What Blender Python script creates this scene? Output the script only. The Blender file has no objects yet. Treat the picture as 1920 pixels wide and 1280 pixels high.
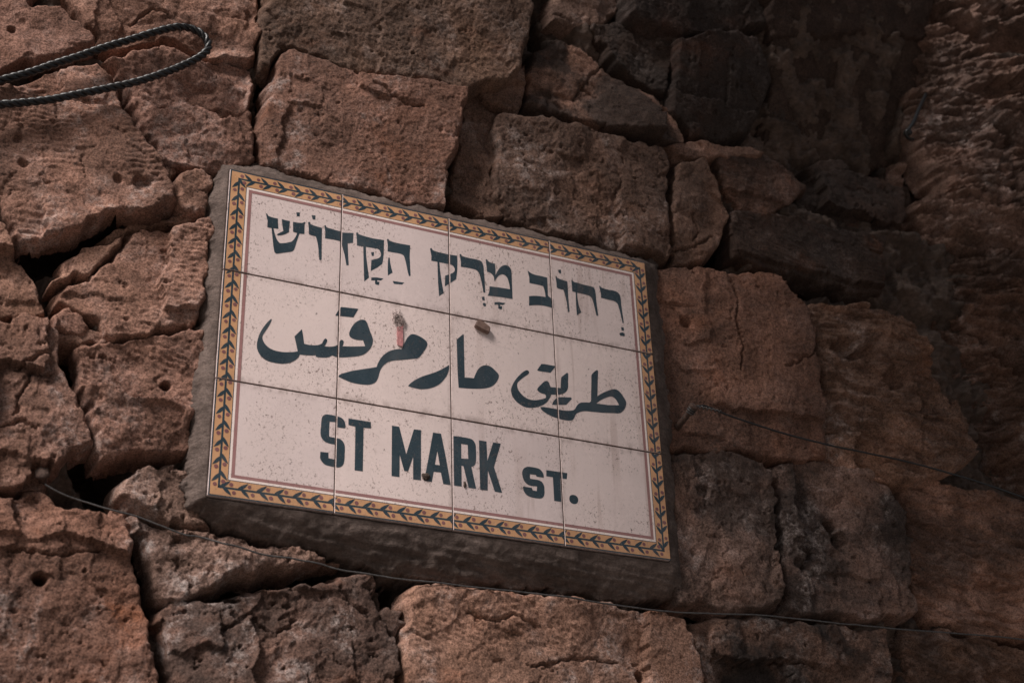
import bpy, bmesh, math, random
import numpy as np
from mathutils import Vector, Matrix
from mathutils.geometry import tessellate_polygon

# ------------------------------------------------------------------ camera, sky, sun, exposure
S = bpy.context.scene
COL = S.collection
ZS = 2.6                                   # height of the sign's centre above the street
F_PX = 2859.355                            # focal length in pixels of the 1920 px wide photograph
RV = np.array([-0.507738719, -0.428313488, 0.0780866859])
TV = np.array([-0.0780723673, 0.0300863419, 1.93862373])
_th = np.linalg.norm(RV); _k = RV / _th
_K = np.array([[0, -_k[2], _k[1]], [_k[2], 0, -_k[0]], [-_k[1], _k[0], 0]])
RM = np.eye(3) + math.sin(_th) * _K + (1 - math.cos(_th)) * _K @ _K
CV2W = np.array([[1, 0, 0], [0, 0, 1], [0, -1, 0.0]])     # (right, down, into wall) -> world
CAM = CV2W @ (-RM.T @ TV) + np.array([0, 0, ZS])
AX = [CV2W @ RM[i] for i in range(3)]                     # camera right, down, forward

cd = bpy.data.cameras.new('camera')
cam = bpy.data.objects.new('camera', cd); COL.objects.link(cam)
cd.sensor_width = 36.0
cd.lens = F_PX / 1920 * 36.0
cd.clip_start = 0.05; cd.clip_end = 200.0
cam.matrix_world = Matrix([[AX[0][0], -AX[1][0], -AX[2][0], CAM[0]],
                           [AX[0][1], -AX[1][1], -AX[2][1], CAM[1]],
                           [AX[0][2], -AX[1][2], -AX[2][2], CAM[2]], [0, 0, 0, 1]])
cd.dof.use_dof = True
cd.dof.focus_distance = 1.93
cd.dof.aperture_fstop = 6.0
S.camera = cam

SUN_DIR = Vector((-0.60, -0.38, 0.70)).normalized()       # towards the light
sun_elev = math.asin(SUN_DIR.z)
sun_az = math.atan2(SUN_DIR.x, SUN_DIR.y)                  # from +Y clockwise
W = bpy.data.worlds.new('World'); S.world = W; W.use_nodes = True
wn = W.node_tree.nodes; wl = W.node_tree.links
sky = wn.new('ShaderNodeTexSky'); sky.sky_type = 'NISHITA'; sky.sun_disc = False
sky.sun_elevation = sun_elev; sky.sun_rotation = sun_az
sky.air_density = 1.0; sky.dust_density = 4.0; sky.ozone_density = 1.0
hs = wn.new('ShaderNodeHueSaturation'); hs.inputs['Saturation'].default_value = 0.35   # an overcast sky is nearly grey
wl.new(sky.outputs[0], hs.inputs['Color'])
wl.new(hs.outputs[0], wn['Background'].inputs[0])
wn['Background'].inputs[1].default_value = 0.05
sd = bpy.data.lights.new('sun', 'SUN'); sd.energy = 3.7; sd.angle = math.radians(18); sd.color = (1.0, 0.92, 0.86)
sun = bpy.data.objects.new('sun', sd); COL.objects.link(sun)
sun.rotation_euler = SUN_DIR.to_track_quat('Z', 'Y').to_euler(); sun.location = (-3, -3, 8)
S.view_settings.view_transform = 'Standard'; S.view_settings.look = 'None'
S.view_settings.exposure = 0.38; S.view_settings.gamma = 1.0; S.view_settings.use_curve_mapping = False

# ------------------------------------------------------------------ from a pixel of the photograph to a point of the wall
def at(px, py, Y, kx=0.0, x0=0.0, kz=0.0, z0=0.0):
    """where the sight line of a pixel meets the plane y = Y + kx (x - x0) - kz (z - z0)"""
    px = np.asarray(px, float); py = np.asarray(py, float)
    d = ((px - 960) / F_PX)[..., None] * AX[0] + ((py - 640) / F_PX)[..., None] * AX[1] + AX[2]
    t = (Y + kx * (CAM[0] - x0) - kz * (CAM[2] - z0) - CAM[1]) / (d[..., 1] - kx * d[..., 0] + kz * d[..., 2])
    return CAM + d * t[..., None]

# ------------------------------------------------------------------ noise
def _hash(ix, iy, seed):
    h = (ix.astype(np.int64) * 374761393 + iy.astype(np.int64) * 668265263 + seed * 974711 + 12345) & 0xffffffff
    h = ((h ^ (h >> 13)) * 1274126177) & 0xffffffff
    h = ((h ^ (h >> 16)) * 2246822519) & 0xffffffff
    return (h ^ (h >> 15)) & 0xffffffff

def perlin(x, y, seed=0):
    ix = np.floor(x); iy = np.floor(y); fx = x - ix; fy = y - iy
    ix = ix.astype(np.int64); iy = iy.astype(np.int64)
    u = fx * fx * fx * (fx * (fx * 6 - 15) + 10); v = fy * fy * fy * (fy * (fy * 6 - 15) + 10)
    def g(dx, dy):
        a = _hash(ix + dx, iy + dy, seed) * (2 * math.pi / 4294967296.0)
        return np.cos(a) * (fx - dx) + np.sin(a) * (fy - dy)
    n00, n10, n01, n11 = g(0, 0), g(1, 0), g(0, 1), g(1, 1)
    return 1.45 * ((n00 * (1 - u) + n10 * u) * (1 - v) + (n01 * (1 - u) + n11 * u) * v)

def fbm(x, y, octv=5, seed=0, gain=0.5):
    s = 0; a = 1.0; f = 1.0
    for o in range(octv):
        s = s + a * perlin(x * f + o * 17.3, y * f - o * 9.1, seed + o); a *= gain; f *= 2.03
    return s

def ridged(x, y, octv=4, seed=0, gain=0.5):
    s = 0; a = 1.0; f = 1.0
    for o in range(octv):
        s = s + a * (1 - 2 * np.abs(perlin(x * f + o * 7.7, y * f + o * 3.3, seed + o))); a *= gain; f *= 2.1
    return s

def cellplanes(x, y, seed, slope):
    """broken rock: every cell is a plane of its own tilt; ledges where two meet"""
    ix = np.floor(x).astype(np.int64); iy = np.floor(y).astype(np.int64)
    best = np.full(x.shape, 1e9); out = np.zeros(x.shape)
    for dx in (-1, 0, 1):
        for dy in (-1, 0, 1):
            h1 = _hash(ix + dx, iy + dy, seed) / 4294967296.0; h2 = _hash(ix + dx, iy + dy, seed + 7) / 4294967296.0
            h3 = _hash(ix + dx, iy + dy, seed + 13) / 4294967296.0; h4 = _hash(ix + dx, iy + dy, seed + 21) / 4294967296.0
            cx = ix + dx + h1; cy = iy + dy + h2
            d = (x - cx) ** 2 + (y - cy) ** 2
            a = h3 * 2 * math.pi
            val = (h4 - 0.5) + slope * (np.cos(a) * (x - cx) + np.sin(a) * (y - cy))
            m = d < best
            out = np.where(m, val, out); best = np.where(m, d, best)
    return out

def facets(x, y, seed, slope=1.3, curve=0.3):
    """knapped rock: the upper envelope of tilted planes, crisp ridges and no cliffs"""
    ix = np.floor(x).astype(np.int64); iy = np.floor(y).astype(np.int64)
    out = np.full(x.shape, -1e9)
    for dx in (-1, 0, 1):
        for dy in (-1, 0, 1):
            h = [_hash(ix + dx, iy + dy, seed + k) / 4294967296.0 for k in (0, 7, 13, 21)]
            px = x - (ix + dx + h[0]); py = y - (iy + dy + h[1]); a = h[2] * 2 * math.pi
            out = np.maximum(out, 0.5 * h[3] + slope * (0.4 + h[0]) * (np.cos(a) * px + np.sin(a) * py) - curve * (px * px + py * py))
    return out - 0.3

def sstep(a, b, x):
    t = np.clip((x - a) / (b - a), 0, 1); return t * t * (3 - 2 * t)

def sdf(poly, X, Z):
    """signed distance, positive inside"""
    d2 = np.full(X.shape, 1e9); ins = np.zeros(X.shape, bool); n = len(poly)
    for i in range(n):
        ax, az = poly[i]; bx, bz = poly[(i + 1) % n]
        ex, ez = bx - ax, bz - az
        t = np.clip(((X - ax) * ex + (Z - az) * ez) / (ex * ex + ez * ez + 1e-12), 0, 1)
        d2 = np.minimum(d2, (X - ax - t * ex) ** 2 + (Z - az - t * ez) ** 2)
        if az != bz:
            c = ((az > Z) != (bz > Z)) & (X < (bx - ax) * (Z - az) / (bz - az) + ax)
            ins ^= c
    d = np.sqrt(d2)
    return np.where(ins, d, -d)

# ------------------------------------------------------------------ object helpers
def tag(o, label=None, cat=None, group=None, kind=None):
    if label: o['label'] = label
    if cat: o['category'] = cat
    if group: o['group'] = group
    if kind: o['kind'] = kind
    elif cat: o['kind'] = 'thing'
    return o

def empty(name, loc):
    o = bpy.data.objects.new(name, None); COL.objects.link(o); o.location = loc
    o.empty_display_size = 0.05
    return o

def link(name, me, mats, parent=None):
    for m in (mats if isinstance(mats, (list, tuple)) else [mats]): me.materials.append(m)
    o = bpy.data.objects.new(name, me); COL.objects.link(o)
    if parent is not None:
        o.parent = parent
        o.matrix_parent_inverse = Matrix.Translation(-Vector(parent.location))
    return o

def np_mesh(name, V, Q, smooth=True):
    me = bpy.data.meshes.new(name)
    me.vertices.add(len(V)); me.vertices.foreach_set('co', np.ascontiguousarray(V, np.float32).ravel())
    nq, k = Q.shape
    me.loops.add(nq * k); me.loops.foreach_set('vertex_index', np.ascontiguousarray(Q, np.int32).ravel())
    me.polygons.add(nq)
    me.polygons.foreach_set('loop_start', np.arange(nq, dtype=np.int32) * k)
    me.polygons.foreach_set('loop_total', np.full(nq, k, np.int32))
    me.polygons.foreach_set('use_smooth', np.full(nq, smooth, bool))
    me.update(calc_edges=True); me.validate()
    return me

def bm_mesh(name, bm, smooth=False):
    me = bpy.data.meshes.new(name); bm.to_mesh(me); bm.free()
    me.polygons.foreach_set('use_smooth', np.full(len(me.polygons), smooth, bool))
    return me

# ------------------------------------------------------------------ materials
def new_mat(name):
    m = bpy.data.materials.new(name); m.use_nodes = True
    nt = m.node_tree; b = nt.nodes['Principled BSDF']
    return m, nt, b

class NT:
    def __init__(s, nt): s.nt = nt
    def n(s, t, **kw):
        nd = s.nt.nodes.new(t)
        for k, v in kw.items(): setattr(nd, k, v)
        return nd
    def set(s, sock, v):
        if isinstance(v, bpy.types.NodeSocket): s.nt.links.new(v, sock)
        elif isinstance(v, (tuple, list)) and len(v) == 3 and sock.type == 'RGBA': sock.default_value = (*v, 1)
        else: sock.default_value = v
    def noise(s, vec, scale, detail=4, rough=0.55, dist=0.0):
        nd = s.n('ShaderNodeTexNoise'); s.set(nd.inputs['Vector'], vec)
        nd.inputs['Scale'].default_value = scale; nd.inputs['Detail'].default_value = detail
        nd.inputs['Roughness'].default_value = rough; nd.inputs['Distortion'].default_value = dist
        return nd.outputs[0]
    def ramp(s, fac, a, b, lo=0.0, hi=1.0):
        nd = s.n('ShaderNodeMapRange', interpolation_type='SMOOTHSTEP'); s.set(nd.inputs['Value'], fac)
        nd.inputs['From Min'].default_value = a; nd.inputs['From Max'].default_value = b
        nd.inputs['To Min'].default_value = lo; nd.inputs['To Max'].default_value = hi
        return nd.outputs[0]
    def math(s, op, a, b=0.0):
        nd = s.n('ShaderNodeMath', operation=op); s.set(nd.inputs[0], a); s.set(nd.inputs[1], b); return nd.outputs[0]
    def mix(s, fac, a, b, mode='MIX'):
        nd = s.n('ShaderNodeMix', data_type='RGBA', blend_type=mode)
        s.set(nd.inputs[0], fac); s.set(nd.inputs[6], a); s.set(nd.inputs[7], b); return nd.outputs[2]
    def pos(s, sc=(1, 1, 1), rot=(0, 0, 0)):
        g = s.n('ShaderNodeNewGeometry'); mp = s.n('ShaderNodeMapping')
        s.nt.links.new(g.outputs['Position'], mp.inputs[0]); mp.inputs['Scale'].default_value = sc; mp.inputs['Rotation'].default_value = rot
        return mp.outputs[0]
    def attr(s, name):
        return s.n('ShaderNodeAttribute', attribute_type='OBJECT', attribute_name=name)
    def bump(s, h, dist, strength=1.0, prev=None):
        nd = s.n('ShaderNodeBump'); nd.inputs['Distance'].default_value = dist; nd.inputs['Strength'].default_value = strength
        s.set(nd.inputs['Height'], h)
        if prev is not None: s.nt.links.new(prev, nd.inputs['Normal'])
        return nd.outputs[0]

def stone_material():
    m, nt, b = new_mat('stone'); q = NT(nt)
    p = q.pos()
    base = q.attr('stone_color').outputs['Color']
    stain = q.attr('stain').outputs['Fac']; lich = q.attr('lichen').outputs['Fac']; rust = q.attr('rust').outputs['Fac']
    n1 = q.noise(p, 7.0, 6, 0.6, 0.4); n2 = q.noise(p, 38.0, 9, 0.72); n3 = q.noise(p, 430.0, 4, 0.7); n4 = q.noise(q.pos((1, 1, 1), (0.5, 0, 1)), 13.0, 8, 0.65, 0.6)
    n5 = q.noise(p, 95.0, 6, 0.7)
    c = q.mix(1.0, base, q.mix(q.ramp(n2, 0.3, 0.7), (0.58, 0.55, 0.54), (1.30, 1.27, 1.25)), 'MULTIPLY')
    c = q.mix(1.0, c, q.mix(q.ramp(n4, 0.3, 0.7), (0.74, 0.70, 0.66), (1.16, 1.17, 1.20)), 'MULTIPLY')
    # ochre and rust blooms
    rf = q.math('MULTIPLY', q.ramp(q.noise(q.pos((1, 1, 1.6)), 9.0, 7, 0.65, 0.5), 0.54, 0.70), rust)
    c = q.mix(rf, c, (0.20, 0.075, 0.038))
    # black crust
    sf = q.math('MULTIPLY', q.ramp(q.math('ADD', n1, q.math('MULTIPLY', n2, 0.35)), 0.56, 0.74), stain)
    c = q.mix(sf, c, (0.035, 0.026, 0.023))
    # pale grey lichen, speckled
    lf = q.math('MULTIPLY', q.math('MULTIPLY', q.ramp(n4, 0.50, 0.66), q.ramp(n5, 0.42, 0.60)), lich)
    c = q.mix(lf, c, (0.40, 0.335, 0.315))
    # grains and pin holes
    c = q.mix(1.0, c, q.mix(q.ramp(n3, 0.33, 0.62), (0.46, 0.44, 0.43), (1.32, 1.32, 1.32)), 'MULTIPLY')
    pin = q.math('MULTIPLY', q.ramp(q.noise(p, 210.0, 5, 0.7), 0.58, 0.66), q.ramp(n2, 0.62, 0.42))
    c = q.mix(q.math('MULTIPLY', pin, 0.8), c, (0.03, 0.022, 0.02))
    blot = q.math('MULTIPLY', q.math('MULTIPLY', q.ramp(q.noise(p, 85.0, 8, 0.78, 0.4), 0.53, 0.64), q.ramp(n1, 0.42, 0.62)), q.math('ADD', q.math('MULTIPLY', stain, 0.6), 0.45))
    c = q.mix(q.math('MULTIPLY', blot, 0.7), c, (0.045, 0.034, 0.030))
    nt.links.new(c, b.inputs['Base Color'])
    b.inputs['Roughness'].default_value = 0.92; b.inputs['Specular IOR Level'].default_value = 0.25
    nb = q.bump(n5, 0.0015, 1.0); nb = q.bump(n3, 0.0018, 1.0, nb)
    nb = q.bump(q.noise(p, 700.0, 3, 0.6), 0.0006, 0.9, nb)
    nt.links.new(nb, b.inputs['Normal'])
    return m

def cement_material(name, ca, cb, streak=1.0):
    m, nt, b = new_mat(name); q = NT(nt)
    p = q.pos(); n1 = q.noise(p, 16, 7, 0.65); n2 = q.noise(q.pos((0.5, 1, 1.8), (0, 0.16, 0)), 130, 7, 0.7); n3 = q.noise(p, 420, 4, 0.65)
    c = q.mix(q.ramp(n1, 0.32, 0.68), ca, cb)
    c = q.mix(1.0, c, q.mix(q.ramp(n2, 0.3, 0.7), (0.72, 0.71, 0.70), (1.2, 1.2, 1.2)), 'MULTIPLY')
    c = q.mix(1.0, c, q.mix(q.ramp(n3, 0.35, 0.65), (0.8, 0.8, 0.8), (1.12, 1.12, 1.12)), 'MULTIPLY')
    nt.links.new(c, b.inputs['Base Color']); b.inputs['Roughness'].default_value = 0.9
    b.inputs['Specular IOR Level'].default_value = 0.25
    nb = q.bump(n2, 0.0016 * streak, 0.8); nb = q.bump(n3, 0.0012, 0.8, nb)
    nt.links.new(nb, b.inputs['Normal'])
    return m

def glaze_material(name, color, var=0.06, dirt=1.0, rough=0.24):
    """fired colour under a glaze, with fly-specks, grime and dried run marks on top"""
    m, nt, b = new_mat(name); q = NT(nt)
    p = q.pos()
    n1 = q.noise(p, 22, 5, 0.6)
    lo = tuple(c * (1 - var) for c in color); hi = tuple(min(1, c * (1 + var)) for c in color)
    c = q.mix(q.ramp(n1, 0.3, 0.7), lo, hi)
    isl = q.n('ShaderNodeNewGeometry').outputs['Random Per Island']
    if name == 'tile_glaze': c = q.mix(1.0, c, q.mix(isl, (0.93, 0.93, 0.94), (1.04, 1.035, 1.02)), 'MULTIPLY')
    # vertical run marks, mostly right of the middle
    g = q.n('ShaderNodeSeparateXYZ'); nt.links.new(p, g.inputs[0])
    run = q.noise(q.pos((1, 1, 0.055)), 62, 4, 0.6, 0.35)
    side = q.ramp(g.outputs[0], -0.06, 0.12)
    broken = q.ramp(q.noise(q.pos((1, 1, 0.5)), 9, 4), 0.40, 0.58)
    rf = q.math('MULTIPLY', q.math('MULTIPLY', q.ramp(run, 0.53, 0.62), side), broken)
    c = q.mix(q.math('MULTIPLY', rf, 0.26 * dirt), c, (0.28, 0.175, 0.14))
    film = q.ramp(q.noise(p, 11, 6, 0.7), 0.45, 0.8)
    c = q.mix(q.math('MULTIPLY', film, 0.20 * dirt), c, (0.30, 0.22, 0.19))
    # grime gathered along the tile edges, thicker under the level joints
    def edge(out, off, w):
        f = q.math('FRACT', q.math('MULTIPLY', q.math('ADD', out, off), 1 / 0.15)); d = q.math('MINIMUM', f, q.math('SUBTRACT', 1.0, f))
        return q.ramp(d, 0.006, w, 1.0, 0.0)
    ef = q.math('MAXIMUM', edge(g.outputs[2], 0.225 - ZS, 0.075), q.math('MULTIPLY', edge(g.outputs[0], 0.3, 0.05), 0.7))
    ef = q.math('MULTIPLY', ef, q.ramp(q.noise(q.pos((1, 1, 0.6)), 70, 7, 0.72), 0.42, 0.66))
    c = q.mix(q.math('MULTIPLY', ef, 0.55 * dirt), c, (0.15, 0.10, 0.085))
    # specks of two sizes
    dens = q.ramp(q.noise(p, 12, 5, 0.65), 0.40, 0.60, 0.10, 1.0)
    s1 = q.ramp(q.noise(q.pos((1, 1, 0.72), (0, 0.4, 0)), 300, 3.0, 0.6), 0.565, 0.64)
    s2 = q.ramp(q.noise(q.pos((1, 1, 0.8), (0, 0.5, 0)), 140, 4, 0.7), 0.635, 0.69)
    s3 = q.ramp(q.noise(p, 620, 2, 0.5), 0.56, 0.68)
    f1 = q.math('MULTIPLY', q.math('MULTIPLY', s1, dens), 0.75 * dirt)
    f2 = q.math('MULTIPLY', s2, 0.8 * dirt)
    f3 = q.math('MULTIPLY', q.math('MULTIPLY', s3, dens), 0.5 * dirt)
    c = q.mix(f3, c, (0.20, 0.14, 0.12)); c = q.mix(f1, c, (0.13, 0.085, 0.07)); c = q.mix(f2, c, (0.055, 0.035, 0.03))
    nt.links.new(c, b.inputs['Base Color'])
    r = q.math('ADD', q.math('MULTIPLY', q.math('MAXIMUM', q.math('MAXIMUM', f1, f2), film), 0.4), rough)
    nt.links.new(r, b.inputs['Roughness'])
    nt.links.new(q.bump(q.noise(p, 45, 3), 0.0006, 0.35), b.inputs['Normal'])
    return m

def plain_material(name, color, rough=0.6, metal=0.0, scale=120, var=0.35, bump=0.0008):
    m, nt, b = new_mat(name); q = NT(nt); p = q.pos()
    n = q.noise(p, scale, 6, 0.65)
    c = q.mix(q.ramp(n, 0.3, 0.7), tuple(x * (1 - var) for x in color), tuple(x * (1 + var) for x in color))
    nt.links.new(c, b.inputs['Base Color']); b.inputs['Roughness'].default_value = rough; b.inputs['Metallic'].default_value = metal
    nt.links.new(q.bump(n, bump, 0.8), b.inputs['Normal'])
    return m

M_STONE = stone_material()
M_CORE = cement_material('old_mortar', (0.050, 0.036, 0.030), (0.13, 0.092, 0.076), 1.0)
M_CEMENT = cement_material('cement', (0.072, 0.053, 0.046), (0.145, 0.108, 0.095))
M_GROUT = plain_material('grout', (0.07, 0.045, 0.038), 0.95, 0, 300, 0.5)
M_TILE = glaze_material('tile_glaze', (0.69, 0.572, 0.555), 0.04)
M_YELLOW = glaze_material('yellow_glaze', (0.53, 0.290, 0.152), 0.10, 0.6)
M_TEAL = glaze_material('teal_glaze', (0.027, 0.045, 0.058), 0.15, 0.35)
M_MAUVE = glaze_material('mauve_glaze', (0.30, 0.155, 0.150), 0.08, 0.6)
M_BERRY = glaze_material('berry_glaze', (0.20, 0.085, 0.085), 0.15, 0.5)
M_WHITE = glaze_material('white_glaze', (0.78, 0.67, 0.63), 0.03, 0.5)
M_ROPE = plain_material('black_rope', (0.009, 0.0095, 0.011), 0.38, 0, 400, 0.5, 0.0006)
M_WIRE = plain_material('grey_wire', (0.10, 0.095, 0.095), 0.45, 0.6, 300, 0.4, 0.0003)
M_RUST = plain_material('rusty_iron', (0.075, 0.045, 0.035), 0.85, 0.2, 300, 0.5, 0.001)
M_TAPE = plain_material('pink_tape', (0.46, 0.20, 0.20), 0.5, 0, 260, 0.22, 0.0004)
M_LINT = plain_material('grey_lint', (0.34, 0.27, 0.255), 1.0, 0, 500, 0.5, 0.0006)
M_BROWN = plain_material('brown_plastic', (0.17, 0.105, 0.085), 0.6, 0, 200, 0.25, 0.0005)
M_MUD = plain_material('dry_mud', (0.055, 0.038, 0.030), 0.95, 0, 260, 0.4, 0.001)

# ------------------------------------------------------------------ stones
YW = 0.021                       # mean front of the wall's stones; the sign's face is y = 0
STEP = 0.0017
HOLES = [(75, 1086, 11, 0.03), (312, 719, 8, 0.03), (22, 56, 8, 0.008), (268, 342, 16, 0.007), (222, 335, 9, 0.006),
         (1322, 918, 14, 0.012), (1560, 985, 16, 0.03), (1575, 1015, 20, 0.015), (1515, 1038, 12, 0.01), (1500, 1058, 14, 0.01), (1205, 1265, 10, 0.02),
         (1290, 600, 14, 0.012), (1590, 655, 30, 0.02), (1625, 665, 22, 0.02), (1680, 710, 26, 0.02), (45, 305, 9, 0.006), (35, 258, 8, 0.006)]

def pts(s):
    v = [float(t) for t in s.replace(',', ' ').split()]
    return list(zip(v[0::2], v[1::2]))

CRACKS = ['1372 520 1384 565 1380 600 1392 650 1390 690', '1466 524 1488 556 1516 576 1524 620 1534 640 1524 664 1470 690',
          '100 700 62 690 38 740 30 770', '0 800 40 790 62 800', '368 196 395 203 416 195', '245 42 285 18 322 32', '1080 182 1110 140 1132 118',
          '1090 150 1122 176', '1560 640 1640 662 1690 690', '1430 500 1500 512', '1264 470 1300 462 1340 440', '1300 400 1312 430 1300 452',
          '30 690 90 660', '700 160 760 200 790 205', '880 1150 930 1162 960 1150 1010 1170', '1000 1250 1090 1230 1160 1240',
          '20 1030 110 1040 190 1030', '420 1180 470 1150 520 1190 560 1160', '640 1100 660 1130 690 1150']

def heights(X, Z, style, seed, amp):
    ox = seed * 3.17; oz = seed * 5.71
    x = X + ox; z = Z + oz
    wx = x + 0.010 * fbm(x * 16, z * 16, 4, seed, 0.6); wz = z + 0.010 * fbm(x * 16 + 40, z * 16, 4, seed + 5, 0.6)
    h = 0.003 * fbm(x * 6, z * 6, 2, seed + 2)
    fine = 0.0006 * fbm(x * 190, z * 190, 3, seed + 9, 0.7) + 0.0007 * fbm(x * 60, z * 60, 3, seed + 11, 0.6)
    if style == 'cleft':
        h += 0.024 * facets(wx * 7, wz * 8, seed) + 0.0060 * facets(wx * 20, wz * 26, seed + 3, 1.2, 1.0)
        h += 0.0032 * cellplanes(wx * 16, wz * 22, seed + 6, 0.9) + 0.0009 * cellplanes(wx * 60, wz * 90, seed + 8, 0.9) + fine
    elif style == 'rough':
        h += 0.015 * facets(wx * 9, wz * 9, seed) + 0.0065 * facets(wx * 26, wz * 26, seed + 3, 1.2, 0.6) + 0.0020 * cellplanes(wx * 40, wz * 40, seed + 6, 0.9) + 1.3 * fine
        h += 0.0010 * fbm(wx * 40, wz * 40, 5, seed + 4, 0.7)
        pit = fbm(x * 55, z * 55, 4, seed + 31, 0.65); h -= 0.0050 * sstep(0.72, 0.98, pit)
        pit = fbm(x * 150, z * 150, 2, seed + 33, 0.6); h -= 0.0012 * sstep(0.60, 0.8, pit)
    elif style == 'tooled':
        ang = 0.18 + 0.3 * math.sin(seed)
        s = (z * math.cos(ang) + x * math.sin(ang)) + 0.005 * fbm(x * 18, z * 18, 3, seed + 8)
        along = x * math.cos(ang) - z * math.sin(ang)
        mask = sstep(-0.2, 0.4, fbm(x * 9, z * 9, 3, seed + 6))
        h += 0.0011 * mask * np.sin(s * 2 * math.pi / 0.0080 + 1.6 * perlin(along * 70, s * 30, seed)) * (0.5 + 0.8 * perlin(along * 110, s * 80, seed + 1))
        h += 0.013 * facets(wx * 6, wz * 7, seed) + 0.0040 * facets(wx * 22, wz * 30, seed + 3, 1.1, 1.0) + 0.0016 * cellplanes(wx * 24, wz * 34, seed + 4, 0.9) + fine
        pit = fbm(x * 22, z * 60, 5, seed + 31, 0.7); h -= 0.004 * sstep(0.85, 1.15, pit)
    elif style == 'smooth':
        h += 0.009 * facets(wx * 5, wz * 5, seed) + 0.0022 * facets(wx * 20, wz * 20, seed + 3) + 0.0007 * cellplanes(wx * 30, wz * 30, seed + 4, 0.9) + fine
        pit = fbm(x * 60, z * 60, 3, seed + 31, 0.6); h -= 0.002 * sstep(0.75, 0.95, pit)
    elif style == 'eroded':
        a = -0.34
        s = z * math.cos(a) - x * math.sin(a); t = x * math.cos(a) + z * math.sin(a)
        s2 = s + 0.0065 * fbm(t * 16, s * 22, 4, seed, 0.6)
        for f, k, am in ((34, 1, 0.015), (70, 4, 0.006), (130, 2, 0.0035)):       # ledges: each slopes up and back, and is undercut
            u = s2 * f + 0.55 * fbm(t * f * 0.30, s2 * f * 0.4, 3, seed + k, 0.6); fr = u - np.floor(u)
            lo = _hash(np.floor(u), np.floor(t * f * 0.12 + 3 * perlin(t * 5, s * 9, seed)), seed + k) / 4294967296.0
            h += am * (0.35 + 0.9 * lo) * ((1 - fr) ** 1.2 * sstep(0.0, 0.16, fr) - 0.4)
        h += 0.016 * facets(wx * 10, wz * 16, seed) + 0.004 * ridged(t * 30, s2 * 90, 3, seed + 2, 0.6) + 1.4 * fine
    return h * amp

def near_line(X, Z, L_):
    d2 = np.full(X.shape, 1e9)
    for (ax, az), (bx, bz) in zip(L_[:-1], L_[1:]):
        ex, ez = bx - ax, bz - az
        t = np.clip(((X - ax) * ex + (Z - az) * ez) / (ex * ex + ez * ez + 1e-12), 0, 1)
        d2 = np.minimum(d2, (X - ax - t * ex) ** 2 + (Z - az - t * ez) ** 2)
    return np.sqrt(d2)

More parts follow.
